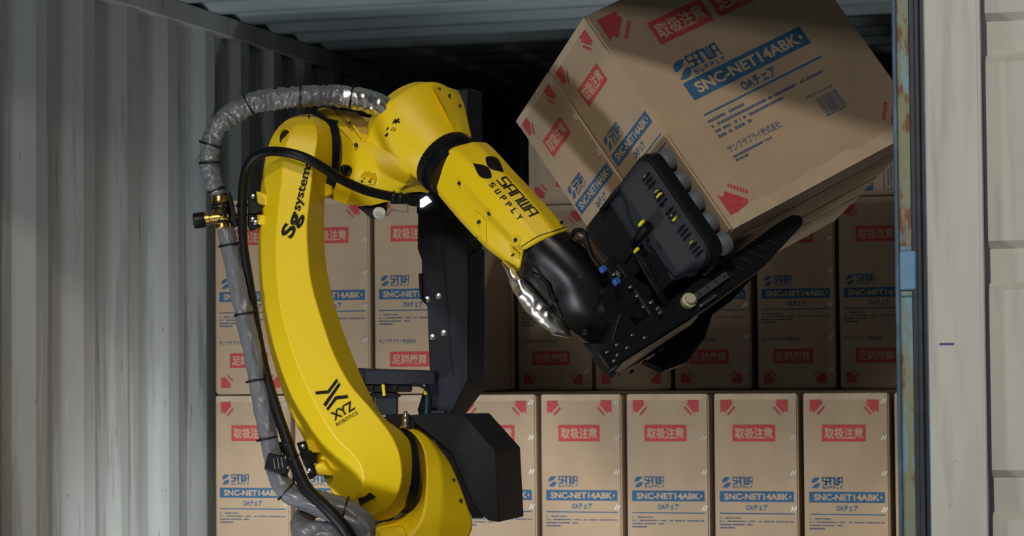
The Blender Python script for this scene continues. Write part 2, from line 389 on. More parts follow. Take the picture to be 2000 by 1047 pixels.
def tapemesh(z0, z1, inset):
    """band of tape folded over an edge: front strip"""
    nx = 10; V = []; F = []; r = random.Random(3)
    for i in range(nx + 1):
        x = inset + (CW - 2 * inset) * i / nx
        V += [(x, -.0004 - .0006 * r.random(), z0 + .003 * r.random()), (x, -.0004 - .0005 * r.random(), z1)]
    for i in range(nx): F.append((2 * i, 2 * i + 2, 2 * i + 3, 2 * i + 1))
    me = bpy.data.meshes.new('tape'); me.from_pydata(V, [], F); me.update(); return me
def staplemesh():
    bm = bmesh.new()
    for a, dx in ((.55, -.0032), (.55, .0032)):
        c, s = math.cos(a), math.sin(a); ax = Vector((s, 0, c)); az = Vector((c, 0, -s))
        boxbm(bm, Vector((dx * 1.3, -.0022, 0)) - ax * .008 - az * .0016, ax, Y, az, (.016, .0022, .0032))
    me = bpy.data.meshes.new('staple'); bm.to_mesh(me); bm.free(); return me
logo = drop(); sanwa = techno('SANWA', 1, .34, .165, 3.2); supply = techno('SUPPLY', .7, .75, .26, 9)
def dotted(VF):   # model strip lettering followed by the round dot
    V = [(x * .905 + .045, y) for x, y in VF[0]]; F = list(VF[1]); n = len(V)
    V += [(.972 + .014 * math.cos(k * math.pi / 5), .5 + .22 * math.sin(k * math.pi / 5)) for k in range(10)]; F.append(tuple(range(n, n + 10)))
    return V, F
def inset(VF, mx, my): return [(mx + (1 - 2 * mx) * x, my + (1 - 2 * my) * y) for x, y in VF[0]], VF[1]
T_tori = inset(textmesh('取扱注意', .022), .06, .16); T_ashi = inset(textmesh('足踏厳禁', .02), .06, .16)
T_model = inset(dotted(textmesh('SNC-NET14ABK', .034)), .02, .2); T_oa = textmesh('OAチェア', .032); T_comp = textmesh('サンワサプライ株式会社', .016)
FP = fineprint([(.86, .11, .28), (.58, .11, .98), (.30, .11, .44), (.02, .13, .20)], 5)
rule = RECT
NP = [  # name, mesh, material, sub (name, mesh, material)
    ('packing_tape', tapemesh(CH - .022, CH - .002, .004), 'tape', None),
    ('handling_arrow', cmesh('handling_arrow', arrow(), .020, .060, .020, .062, .0016, flipy=True), 'red', None),
    ('handling_arrow', cmesh('handling_arrow', arrow(), .180, .220, .020, .062, off=.0016, flipx=True, flipy=True), 'red', None),
    ('caution_label', cmesh('caution_label', RECT, .055, .183, .090, .137), 'red', ('lettering', cmesh('lettering', T_tori, .055, .183, .090, .137, .0011), 'kraftprint')),
    ('maker_mark', cmesh('maker_mark', logo, .022, .048, .237, .268), 'blueink', None),
    ('maker_name', cmesh('maker_name', sanwa, .055, .112, .238, .257), 'blueink', None),
    ('maker_subtitle', cmesh('maker_subtitle', supply, .055, .112, .262, .268), 'blueink', None),
    ('model_strip', cmesh('model_strip', RECT, .015, .236, .277, .307), 'blueink', ('lettering', cmesh('lettering', T_model, .015, .236, .277, .307, .0011), 'kraftprint')),
    ('product_name', cmesh('product_name', T_oa, .094, .158, .314, .331), 'blueink', None),
    ('rule_line', cmesh('rule_line', RECT, .015, .236, .3385, .3415), 'blueink', None),
    ('fine_print', cmesh('fine_print', FP, .015, .236, .350, .383), 'darkink', None),
    ('company_name', cmesh('company_name', T_comp, .015, .135, .424, .438), 'darkink', None),
    ('caution_label', cmesh('caution_label', RECT, .050, .178, .462, .506), 'red', ('lettering', cmesh('lettering', T_ashi, .050, .178, .462, .506, .0011), 'kraftprint')),
    ('handling_arrow', cmesh('handling_arrow', arrow(), .020, .058, .526, .566), 'red', None),
    ('handling_arrow', cmesh('handling_arrow', arrow(), .182, .220, .526, .566, flipx=True), 'red', None),
]
STP = staplemesh()
for nm, me, mt, sub in NP:
    me.materials.append(M[mt])
    if sub: sub[1].materials.append(M[sub[2]])
BODY.materials.append(M['kraft']); STP.materials.append(M['staple'])
def kid(name, me, parent, loc=None):
    o = bpy.data.objects.new(name, me); COL.objects.link(o); o.parent = parent
    if loc: o.location = loc
    return o
def carton(mw, label, group, prints=True, staples=True, lift=0):
    r = bpy.data.objects.new('carton', None); COL.objects.link(r); r.matrix_world = mw; r.empty_display_size = .05; tag(r, label, 'carton', group)
    kid('carton_body', BODY, r)
    if prints:
        for nm, me, mt, sub in NP:
            o = kid(nm, me, r, (0, 0, lift) if lift and nm.split('_')[0] in ('maker', 'model', 'product', 'rule', 'fine', 'company') else None)
            if sub: kid(sub[0], sub[1], o)
        if staples:
            for t in (.024, .125, .224, .325, .424, .525): kid('staple', STP, r, (.236, 0, CH - t))
    return r
PIT = .255; X0 = .0705; YB = 1.5; ZT = 1.2; TH = .588
def at(x, y, z, a=0): return Matrix.Translation((x + .006, y, z)) @ Matrix.Rotation(a, 4, 'Z') @ Matrix.Scale(.958, 4, X)
low = ['first from the left, against the corrugated wall', 'second from the left, behind hose and arm', 'third from the left, behind the shoulder', 'fourth from the left, behind the guard cover', 'fifth from the left, right of guard cover', 'sixth from the left, below the gripper tip', 'third from the right end', 'last whole one before the blue post', 'only a sliver showing behind the blue post']
for k in range(9):
    carton(at(X0 + k * PIT + .002, YB + random.uniform(0, .004), ZT - CH, random.uniform(-.002, .002)), 'carton in the bright lower row, ' + low[k], 'cartons in the bright lower row')
    carton(at(X0 + k * PIT + .002, YB + .002, ZT - CH - TH), 'brown carton of the bottom layer, under the bright lower row', 'cartons of the bottom layer', True, False)
up3 = ['against the corrugated wall behind the grey hose', 'second from the wall, just right of the yellow arm', 'third from the wall, half behind the navy mast']
for k in range(3):
    carton(at(X0 + k * PIT + .003, YB + .001, ZT + .003), 'carton in the half-lit upper row, ' + up3[k], 'cartons in the half-lit upper row')
x2 = [.588, .842, 1.095, 1.350, 1.612, 1.866, 2.120]
dk = ['directly right of the navy mast', 'behind the black robot wrist', 'behind the lower tip of the gripper', 'below the fork with staples at its right edge', 'right of the wide dark gap', 'last before the blue post', 'hidden at the right wall']
for k, x in enumerate(x2):
    for t in (1, 2): carton(at(x, 2.12, ZT - CH - TH * (t - 1)), 'brown carton of the second stack, behind the bright lower row', 'cartons under the recessed upper row', False)
    carton(at(x, 2.12, ZT + .003, (.004 if k == 4 else 0)), 'dark carton in the recessed upper row, ' + dk[k], 'cartons in the recessed shaded row')
for x_, lb in ((.888, 'lying on its side on the top row, seen between forearm and held cartons'), (1.673, 'lying on its side on the top row, glimpsed beside the blue post')):
    carton(Matrix.Translation((x_ + CH, 2.12, ZT + .005 + CH)) @ Matrix.Rotation(-math.pi / 2, 4, 'Y'), 'brown carton ' + lb, 'cartons lying on the top row')
# --- held pair
BA = Vector((1.66686, -.11251, 2.05819)); E1 = Vector((.561022, -.010703, -.827732)); E2 = Vector((.625385, .660599, .415333)); E3 = Vector((-.542354, .750662, -.377304))
def bp(s, t, r): return BA + E2 * s + E1 * t + E3 * r
def heldm(r): 
    o = bp(0, CH, r); return Matrix(((-E3.x, E2.x, -E1.x, o.x), (-E3.y, E2.y, -E1.y, o.y), (-E3.z, E2.z, -E1.z, o.z), (0, 0, 0, 1)))
near = carton(heldm(CW), 'tilted carton held by the gripper, nearer one showing its wide printed side', 'cartons held by the gripper', staples=False, lift=.024)
far = carton(heldm(2 * CW + .004), 'tilted carton held by the gripper, farther one showing only its narrow side', 'cartons held by the gripper', lift=.024)
T_made = textmesh('MADE IN CHINA', 0)
rb = random.Random(2); bars = ([], []); x = 0
while x < 1:
    w = rb.choice((.012, .02, .034)); n = len(bars[0]); bars[0].extend([(x, .12), (x + w, .12), (x + w, 1), (x, 1)]); bars[1].append((n, n + 1, n + 2, n + 3)); x += w + rb.choice((.012, .02, .03))
digits = fineprint([(0, .08, .9)], 9); nb = len(bars[0]); bars[0].extend(digits[0]); bars[1].extend([tuple(i + nb for i in f) for f in digits[1]])
FPW = fineprint([(.86, .13, .30), (.58, .13, .96), (.30, .13, .60), (.02, .15, .28)], 11); FPC = fineprint([(.62, .3, .95), (.1, .3, .3)], 4)
def tapewide():
    V = []; F = []; r = random.Random(8); n = 16
    for i in range(n + 1):
        y = .004 + (CD - .008) * i / n; V += [(CW + .0005 + .0012 * r.random(), y, .001), (CW + .0005 + .0008 * r.random(), y, .028 + .012 * r.random())]
    for i in range(n): F.append((2 * i, 2 * i + 2, 2 * i + 3, 2 * i + 1))
    me = bpy.data.meshes.new('packing_tape'); me.from_pydata(V, [], F); me.update(); return me
for nm, VF, y0, y1, t0, t1, mt, sub in [
    ('caution_label', RECT, .125, .283, .078, .138, 'red', T_tori), ('caution_label', RECT, .302, .460, .078, .138, 'red', T_ashi),
    ('maker_mark', logo, .113, .155, .187, .234, 'blueink', None), ('maker_name', sanwa, .158, .245, .188, .216, 'blueink', None), ('maker_subtitle', supply, .158, .245, .224, .233, 'blueink', None),
    ('model_strip', RECT, .113, .468, .240, .287, 'blueink', T_model), ('product_name', T_oa, .238, .342, .294, .319, 'blueink', None), ('rule_line', RECT, .112, .469, .3245, .329, 'blueink', None),
    ('fine_print', FPW, .111, .462, .341, .390, 'darkink', None), ('company_name', T_comp, .112, .268, .412, .431, 'darkink', None), ('fine_print', FPC, .112, .232, .437, .456, 'darkink', None),
    ('origin_print', T_made, .368, .448, .394, .402, 'darkink', None), ('barcode', bars, .385, .450, .408, .458, 'darkink', None)]:
    me = cmesh(nm, VF, y0, y1, t0, t1, side=True); me.materials.append(M[mt]); o = kid(nm, me, near)
    if sub:
        m2 = cmesh('lettering', sub, y0, y1, t0, t1, .0011, side=True); m2.materials.append(M['kraftprint']); kid('lettering', m2, o)
for y0, y1, t0, t1, fx, fy in ((.020, .088, .022, .090, False, True), (.020, .088, .490, .560, False, False), (.512, .580, .022, .090, True, True), (.512, .580, .490, .560, True, False)):
    me = cmesh('handling_arrow', arrow(), y0, y1, t0, t1, flipx=fx, flipy=fy, side=True); me.materials.append(M['red']); kid('handling_arrow', me, near)
for cc in (near, far):    # clear tape closing the bottom flaps
    me = bpy.data.meshes.new('packing_tape'); V = []; F = []; r = random.Random(5)
    for i in range(17):
        y = CD * i / 16; V += [(CW / 2 - .028 + .004 * r.random(), y, -.0006 - .001 * r.random()), (CW / 2 + .028 + .004 * r.random(), y, -.0006 - .001 * r.random())]
    for i in range(16): F.append((2 * i, 2 * i + 1, 2 * i + 3, 2 * i + 2))
    me.from_pydata(V, [], F); me.materials.append(M['tape']); kid('packing_tape', me, cc)
kid('packing_tape', tapewide(), near).data.materials.append(M['tape'])

#@@ROBOT
# ================================================================== ROBOT
def decal(name, VF, o, u, v, target, mt, parent, off=.0018, maxlen=.005):
    """paint a flat design onto a surface: unit coords -> pixel parallelogram -> onto target"""
    me = target.data; c = WL[target]
    bvh = BVHTree.FromPolygons([x.co + c for x in me.vertices], [tuple(p.vertices) for p in me.polygons])
    bm = bmesh.new(); vs_ = [bm.verts.new((o[0] + u[0] * x + v[0] * y, o[1] + u[1] * x + v[1] * y, 0)) for x, y in VF[0]]
    for f in VF[1]:
        try: bm.faces.new([vs_[i] for i in f])
        except ValueError: pass
    bmesh.ops.triangulate(bm, faces=bm.faces)
    for _ in range(4):
        es = [e for e in bm.edges if e.calc_length() * PXM > maxlen]
        if not es: break
        bmesh.ops.subdivide_edges(bm, edges=es, cuts=1); bmesh.ops.triangulate(bm, faces=bm.faces)
    bad = []
    for q in bm.verts:
        d = rayd(q.co.x, q.co.y); h = bvh.ray_cast(CAM, d)
        if h[0] is None: bad.append(q); continue
        nrm = h[1] if h[1].dot(d) < 0 else -h[1]
        q.co = h[0] + nrm * off
    bmesh.ops.delete(bm, geom=bad, context='VERTS')
    for e in bm.edges: e.smooth = True
    return finish(bm, name, M[mt], parent, 180, normals=False)
def bolt(p, n, r, parent, mt='steel', h=.005):
    return lathe('bolt', p - n * h * .4, n, [(0, r * 1.25), (h * .5, r * 1.25), (h * .55, r), (h * 1.4, r), (h * 1.5, r * .8)], M[mt], parent, 10)
TOC = -FWD     # towards the camera
AX = (RGT * .927 + FWD * .375).normalized()
base_pt = pt(835, 1100, -60)
rob = root('robot_arm', (base_pt.x, base_pt.y, 0), 'yellow industrial robot arm with grey hose sleeve standing in the container opening', 'robot')
# ---- lower link
Ls = [(600, 223, -20), (575, 227, -5), (552, 240, 0), (535, 260, 5), (524, 285, 5), (516, 320, 5), (508, 380, 5), (504, 450, 5), (505, 525, 5), (510, 590, 5), (522, 660, 5), (540, 730, 5), (565, 800, 5), (597, 865, 5), (632, 932, 0), (660, 978, 0), (690, 1004, 0), (722, 1016, -20)]
Lr = [(602, 234, 20), (585, 240, 40), (570, 252, 55), (560, 275, 66), (554, 310, 72), (548, 370, 75), (540, 450, 75), (539, 510, 75), (543, 565, 75), (553, 625, 75), (576, 700, 75), (606, 770, 75), (650, 848, 78), (690, 888, 78), (706, 912, 76), (710, 940, 70), (706, 965, 55), (718, 1002, 10)]
Rr = [(606, 234, 20), (614, 240, 42), (619, 255, 56), (620, 275, 66), (615, 305, 72), (607, 370, 75), (600, 440, 75), (602, 495, 75), (608, 550, 75), (626, 615, 75), (652, 690, 75), (684, 750, 75), (718, 790, 76), (745, 823, 76), (768, 856, 74), (782, 893, 68), (784, 940, 56), (765, 985, 30), (730, 1005, 10)]
Rs = [(606, 223, -20), (630, 233, -22), (645, 247, -22), (654, 272, -22), (654, 305, -22), (644, 335, -22), (636, 360, -22), (633, 420, -22), (634, 490, -22), (641, 540, -22), (652, 590, -22), (671, 650, -22), (697, 715, -22), (725, 775, -22), (752, 818, -22), (784, 842, -22), (806, 872, -22), (815, 915, -22), (808, 960, -22), (780, 1003, -22), (750, 1016, -22), (726, 1017, -20)]
Rb = [(x - 6, y, -110) for x, y, d in Rs]; Lb = [(x + 10, y, -95) for x, y, d in Ls]
arm = loft('lower_arm', [Ls, Lr, Rr, Rs, Rb, Lb], M['yellow'], rob, 56, 14, .0065)
hc = pt(559.5, 270, 48); hn = (TOC * .80 - RGT * .58 + UPV * .1).normalized()
lathe('access_hole', hc, hn, [(-.012, .0225), (.0065, .0225), (.0085, .0195), (.0030, .0165)], M['yellow'], arm, 24)
lathe('hole_plug', hc + hn * .004, hn, [(-.004, .0170), (.0004, .0170)], M['hole'], arm, 24)
# dark patch painted as the shade in the recess at the link foot
pv = BVHTree.FromPolygons([v.co + WL[arm] for v in arm.data.vertices], [tuple(p.vertices) for p in arm.data.polygons])
def onarm(x, y, k=.007): h = pv.ray_cast(CAM, rayd(x, y)); return (h[0] if h[0] else pt(x, y, 50)) - rayd(x, y) * k
prism('recess_shade', [onarm(*p) for p in ((698, 974), (712, 970), (722, 962), (735, 971), (720, 978), (704, 987))], FWD * .002, M['hole'], arm)

# printing
ve = (-.02, 0)
decal('arm_lettering', textmesh('Sg', .035), (578, 470), (20, -48), (-32, -12), arm, 'print', arm)
decal('arm_lettering', textmesh('systems', .02), (591, 414), (24, -96), (-19, -5), arm, 'print', arm)
def q8(*P): return [((x / 3.0167 + 400), (y / 3.0167 + 700)) for x, y in P]
mk = ([], [])
for P in (q8((650, 196), (722, 190), (775, 120), (786, 134), (732, 206), (656, 213)), q8((789, 143), (800, 156), (712, 286), (698, 270)), q8((716, 296), (768, 224), (838, 216), (847, 234), (778, 242), (726, 309))):
    n = len(mk[0]); mk[0].extend(P); mk[1].append(tuple(range(n, n + len(P))))
decal('maker_emblem', mk, (0, 0), (1, 0), (0, 1), arm, 'print', arm)
decal('arm_lettering', textmesh('XYZ', .018), (653.5, 822.5), (41, -24), (-9.5, -15.5), arm, 'print', arm)
decal('arm_lettering', textmesh('ROBOTICS', .004), (658.5, 833), (41, -24), (-3.3, -6), arm, 'print', arm)
# lugs and clamps on the left edge of the link
for a, b, c_, d_ in (((500, 373), (522, 380), (524, 402), (502, 400)), ((500, 418), (518, 420), (518, 440), (503, 438)), ((596, 858), (612, 862), (625, 885), (604, 885)), ((612, 908), (632, 902), (650, 930), (620, 928))):
    prism('mounting_lug', [pt(*p, 30) for p in (a, b, c_, d_)], FWD * .05, M['yellow'], arm, .003)
for x, y in ((494, 384), (493, 429), (499, 435), (591, 873), (604, 920)):
    bolt(pt(x, y, 34), TOC, .0042, arm)
clamp = prism('cable_clamp', [pt(*p) for p in ((483, 395, 42), (500, 393, 42), (510, 402, 40), (510, 413, 40), (500, 417, 42), (484, 416, 42))], FWD * .05, M['black'], arm, .002)
prism('clamp_plate', [pt(*p) for p in ((485, 380, 30), (498, 376, 30), (502, 398, 30), (503, 445, 30), (488, 452, 30), (483, 440, 30))], FWD * .03, M['black'], arm, .002)
prism('clamp_plate', [pt(*p) for p in ((579, 866, 34), (595, 862, 34), (618, 930, 34), (604, 938, 34), (592, 900, 34))], FWD * .03, M['black'], arm, .002)
prism('cable_clamp', [pt(*p) for p in ((584, 884, 48), (606, 880, 48), (618, 896, 46), (616, 905, 46), (594, 912, 48))], FWD * .05, M['black'], arm, .002)
# ---- elbow (J3) ring and casting
jc = pt(648, 288, -66)
lathe('elbow_ring', jc, AX, [(-.07, .0665), (-.002, .0665), (0, .0645)], M['black'], rob, 40)
elb = loft('elbow_casting', [
    [(640, 214, -70), (652, 232, -60), (664, 262, -50), (668, 300, -45), (662, 345, -45), (645, 388, -50)],
    [(652, 216, -62), (676, 244, -45), (690, 280, -25), (694, 320, -20), (690, 360, -25), (676, 400, -50)],
    [(700, 236, -62), (716, 258, -40), (730, 290, -10), (738, 325, 0), (738, 360, -15), (725, 402, -50)],
    [(752, 246, -60), (768, 262, -40), (785, 290, -10), (803, 334, -5), (790, 362, -20), (762, 393, -55)],
    [(790, 250, -80), (800, 270, -75), (815, 300, -70), (842, 372, -85), (818, 374, -85), (784, 378, -90)],
    [(785, 240, -190), (800, 260, -195), (815, 300, -195), (835, 368, -195), (805, 372, -195), (775, 374, -195)],
    [(690, 225, -195), (700, 250, -200), (710, 290, -200), (715, 330, -200), (710, 365, -200), (695, 392, -195)],
    [(640, 216, -170), (650, 240, -175), (660, 265, -180), (664, 300, -180), (660, 345, -180), (645, 385, -175)]], M['yellow'], rob, 16, 22, .005)
prism('ear', [pt(*p) for p in ((618, 214, -60), (634, 209, -55), (650, 214, -52), (664, 232, -48), (708, 285, -22), (698, 293, -16), (672, 262, -40), (648, 240, -50))], FWD * .10, M['yellow'], elb, .005)
mp = prism('motor_plate', [pt(*p) for p in ((652, 214, -56), (696, 219, -58), (708, 230, -52), (742, 262, -40), (716, 293, -16), (704, 285, -20), (672, 240, -46))], FWD * .06, mat('tan_primer_plate', (.44, .27, .035), .55), elb, .003)
for a, b in (((676, 231), (682, 236)), ((690, 245), (712, 276)), ((722, 258), (726, 262))):
    p, q = pt(*a, -38), pt(*b, -26)
    obox('plate_slot', (p + q) / 2 + TOC * .004, (q - p), TOC, (q - p).cross(TOC), ((q - p).length, .012, .006), M['yellow'], elb, .002)
bolt(pt(695.0, 283, -12), TOC, .004, elb, 'hole'); bolt(pt(657, 238, -46), TOC, .004, elb, 'hole')
lathe('sealing_plug', pt(674, 332, -34), (TOC * .9 + RGT * .3 + UPV * -.1).normalized(), [(0, .0125), (.016, .0125), (.018, .010), (.0165, .0065), (.010, .006)], M['black'], elb, 24)
lug = prism('lifting_pad', [pt(*p) for p in ((698, 351, -8), (703, 346, -4), (728, 346, 0), (735, 353, -4), (731, 362, -12), (702, 362, -18))], FWD * .03, M['yellow'], elb, .003)
for x in (707, 722): bolt(pt(x, 354.5, 0), TOC, .0025, elb, 'hole')
prism('corner_boss', [pt(*p) for p in ((633, 357, -20), (646, 362, -16), (650, 378, -18), (634, 388, -24))], FWD * .05, M['yellow'], elb, .004)
# black block with a white cap below the elbow
prism('sensor_block', [pt(*p) for p in ((698, 404, -60), (757, 394, -60), (752, 420, -60), (738, 428, -60), (722, 424, -60))], FWD * .05, M['black'], elb, .002)
cp = pt(740, 416, -52); cdv = (TOC * .85 + RGT * .45 + UPV * -.1).normalized()
lathe('white_cap', cp - cdv * .004, cdv, [(0, .0135), (.012, .0135), (.0132, .0125), (.0134, .0)][:3], M['white'], elb, 28)
# ---- horn (J4 cone)
FAX = (RGT * (.69 * .927) - UPV * (.72 * .927) + TOC * .375).normalized()     # forearm axis
c0 = pt(803, 251, -88); c1 = pt(868, 313, -25)
L = (c1 - c0).length; hax = (c1 - c0).normalized()
horn = lathe('horn_casting', c0, hax, [(-.03, .108), (-.004, .122), (0, .1265), (.006, .1265), (L * .3, .1125), (L * .5, .102), (L * .75, .090), (L * .96, .0795), (L, .0755)], M['yellow'], rob, 48, 50)
wedge = prism('horn_facet', [pt(*p) for p in ((842, 166, -22), (868, 168, -60), (895, 176, -84), (907, 205, -72), (921, 268, -46), (906, 265, -14), (890, 262, 12), (871, 214, 8))], FWD * .07, M['yellow'], horn, .004)
for x, y, d in ((858, 174, -46), (878, 186, -52), (898, 206, -66)): bolt(pt(x, y, d + 10), TOC, .003, horn, 'hole')
lathe('horn_ring', c1 - hax * .004, hax, [(0, .0765), (.022, .0765), (.024, .074)], M['black'], horn, 44)
lathe('forearm_neck', c1 + hax * .015, hax, [(0, .066), (.03, .066)], M['black'], horn, 40)
jm = ([], [])
for P in ([(.38, 1), (.62, 1), (.62, .90), (.9, .90), (.9, .83), (.62, .83), (.62, .73), (.38, .73), (.38, .83), (.1, .83), (.1, .90), (.38, .90)], [(.35, 0), (.65, 0), (.65, .16), (.35, .16)]):
    n = len(jm[0]); jm[0].extend(P); jm[1].append(tuple(range(n, n + len(P))))
decal('axis_marks', jm, (747, 262), (13, 8), (26, -34), horn, 'print', horn)
decal('axis_marks', textmesh('J3', 0), (762, 254), (7, 5), (5, -7), horn, 'print', horn)
for o_ in ((757, 256), (769, 243)): decal('axis_marks', ([(0, .3), (.5, .3), (.5, 0), (1, .5), (.5, 1), (.5, .7), (0, .7)], [tuple(range(7))]), o_, (4.5, -6), (-4, -3), horn, 'print', horn)
# ---- forearm
fa = loft('forearm', [
    [(840, 312, 12), (866, 340, 26), (915, 392, 60), (970, 448, 92), (1024, 491, 108)],
    [(868, 297, 34), (885, 320, 52), (925, 372, 88), (968, 424, 118), (1024, 489, 135)],
    [(886, 285, 40), (905, 308, 66), (945, 354, 100), (988, 400, 128), (1050, 472, 150)],
    [(925, 276, 26), (945, 294, 56), (985, 338, 90), (1030, 384, 118), (1088, 457, 142)],
    [(950, 278, -14), (968, 294, 10), (1010, 340, 45), (1055, 388, 75), (1111, 451, 98)],
    [(945, 285, -90), (965, 300, -70), (1005, 345, -35), (1050, 392, -5), (1104, 455, 25)],
    [(880, 330, -100), (900, 360, -80), (940, 405, -45), (985, 455, -15), (1040, 510, 15)],
    [(838, 358, -30), (862, 390, -18), (905, 440, 12), (955, 490, 42), (1012, 532, 64)],
    [(834, 340, -6), (858, 374, 6), (902, 428, 36), (950, 478, 66), (1017, 524, 90)]], M['yellow'], rob, 24, 24, .006)
line = [(1024, 488), (1040, 477), (1060, 466), (1085, 458), (1108, 450)]
lv = cr([(x - 5, y - 5, 0) for x, y in line], 20)
decal('seam_line', ([(p[0], p[1]) for p in lv] + [(p[0] - .8, p[1] - 1.3) for p in lv], [(i, i + 1, 21 + i, 20 + i) for i in range(19)]), (0, 0), (1, 0), (0, 1), fa, 'print', fa)
def fpad(P, d): return prism('cover_pad', [pt(x, y, d) for x, y in P], FWD * .02, M['yellow'], fa, .002)
for P in (((843, 330), (855, 342), (855, 372), (845, 366)), ((928, 410), (950, 431), (950, 476), (940, 470)), ((993, 476), (1016, 496), (1014, 528), (1004, 522))):
    n_ = len(P); pts_ = []
    bvh = BVHTree.FromPolygons([v.co + WL[fa] for v in fa.data.vertices], [tuple(p.vertices) for p in fa.data.polygons])
    for x, y in P:
        h = bvh.ray_cast(CAM, rayd(x, y)); pts_.append((h[0] if h[0] else pt(x, y, 40)) - rayd(x, y) * .005)
    prism('cover_pad', pts_, FWD * .02, M['yellow'], fa, .003)
for x, y, r in ((848, 313, .0045), (847, 347, .002), (938, 433, .0035), (933, 463, .0015), (1003, 497, .002), (1094, 437, .003)):
    h = bvh.ray_cast(CAM, rayd(x, y))
    if h[0]: nn = h[1] if h[1].dot(FWD) < 0 else -h[1]; bolt(h[0] + nn * .004, nn, r, fa, 'hole')
for x, y in ((898, 358), (956, 417), (1007, 469)):
    h = bvh.ray_cast(CAM, rayd(x, y))
    if h[0]:
        nn = h[1] if h[1].dot(FWD) < 0 else -h[1]
        lathe('screw_recess', h[0] + nn * .0005, nn, [(-.006, .0125), (.001, .0125), (.002, .0100), (.0002, .0090)], M['yellow'], fa, 18)
        bolt(h[0] + nn * .001, nn, .0042, fa, 'hole', .003)
def tear(tip, end, w, n=14):
    ax = (end[0] - tip[0], end[1] - tip[1]); l = math.hypot(*ax); ux, uy = ax[0] / l, ax[1] / l; out = []
    for sg in (1, -1):
        for i in (range(n + 1) if sg > 0 else range(n - 1, 0, -1)):
            t = i / n; hw = w * (math.sin(math.pi * t ** 1.35) ** .85) * (1 if sg > 0 else .95)
            out.append((tip[0] + ux * l * t - uy * hw * sg, tip[1] + uy * l * t + ux * hw * sg))
    return out
c3 = lambda x, y: (820 + x / 3.378, 250 + y / 3.378)
d1 = tear(c3(350, 234), c3(474, 330), 12); d2 = tear(c3(553, 294), c3(434, 194), 12)
decal('maker_mark', (d1 + d2, [tuple(range(len(d1))), tuple(range(len(d1), len(d1) + len(d2)))]), (0, 0), (1, 0), (0, 1), fa, 'print', fa)
decal('maker_lettering', techno('SANWA', 1, .34, .135, 3.3), (971, 353.5), (63, 69), (17, -7.5), fa, 'print', fa)
decal('maker_lettering', techno('SUPPLY', .62, 1.05, .22, 8.4), (956, 362), (57, 67), (7.5, -4.5), fa, 'print', fa)
# ---- wrist
wr_ = loft('wrist_cover', [
    [(1026, 493, 92), (1020, 515, 92), (1022, 540, 92), (1045, 565, 92), (1072, 597, 90), (1105, 638, 86), (1140, 664, 80), (1172, 676, 70)],
    [(1030, 492, 126), (1045, 510, 130), (1068, 535, 132), (1086, 560, 130), (1095, 592, 126), (1112, 622, 120), (1142, 648, 104), (1176, 668, 80)],
    [(1056, 471, 146), (1078, 495, 152), (1104, 525, 156), (1126, 555, 156), (1142, 590, 152), (1158, 622, 142), (1176, 648, 122), (1190, 664, 92)],
    [(1090, 457, 138), (1116, 482, 146), (1148, 516, 150), (1178, 550, 150), (1198, 585, 146), (1206, 618, 136), (1207, 644, 118), (1204, 662, 92)],
    [(1110, 453, 98), (1140, 487, 104), (1172, 520, 108), (1205, 552, 108), (1230, 582, 104), (1240, 612, 96), (1236, 640, 88), (1222, 662, 80)],
    [(1104, 457, 28), (1134, 490, 34), (1166, 524, 38), (1198, 556, 38), (1222, 586, 36), (1232, 614, 32), (1228, 640, 28), (1215, 660, 30)],
    [(1040, 508, 18), (1050, 535, 20), (1072, 570, 22), (1100, 605, 24), (1130, 640, 26), (1160, 662, 28), (1182, 670, 30), (1200, 668, 32)]], M['gloss'], rob, 40, 70, 0, ring=32)
prism('wrist_guard', [pt(*p) for p in ((1021, 512, 104), (1032, 500, 128), (1050, 520, 130), (1072, 552, 128), (1088, 590, 124), (1100, 622, 116), (1086, 612, 100), (1060, 582, 100), (1034, 548, 102))], FWD * .03, M['black'], wr_, .003)
tube('wrist_lead', [(1033, 535, 120, 2.2), (1052, 545, 128, 2.2), (1068, 560, 130, 2.2), (1074, 580, 126, 2.2), (1088, 592, 124, 2.2)], M['rubber'], wr_, 24, 8)
bolt(pt(1143, 650, 120), TOC, .006, wr_, 'black', .012)
M['dimmark'] = mat('dim_mark', (.10, .10, .05), .6)
decal('wrist_mark', textmesh('J5', 0), (1127, 541), (7, 3.5), (2.5, -5), wr_, 'dimmark', wr_)
prism('wrist_bracket', [pt(*p) for p in ((1139, 672, 78), (1166, 709, 74), (1187, 713, 72), (1209, 692, 72), (1230, 655, 76), (1190, 668, 82))], FWD * .06, M['cover'], wr_, .003)
# silver foil sleeve under the forearm
tube('foil_sleeve', [(982, 512, 70, 3), (996, 528, 80, 8), (1014, 556, 86, 15), (1036, 586, 90, 19), (1062, 614, 90, 20), (1088, 638, 88, 17), (1106, 652, 84, 9), (1114, 658, 82, 2)], M['foil'], rob, 120, 30, .14, 22, 3, fold=(.26, .8, .2))
tube('cable_tie', [(x, y, d, 1.6) for x, y, d in ((1058, 628, 78), (1062, 608, 106), (1074, 600, 110), (1082, 598, 104))], M['black'], rob, 16, 8)
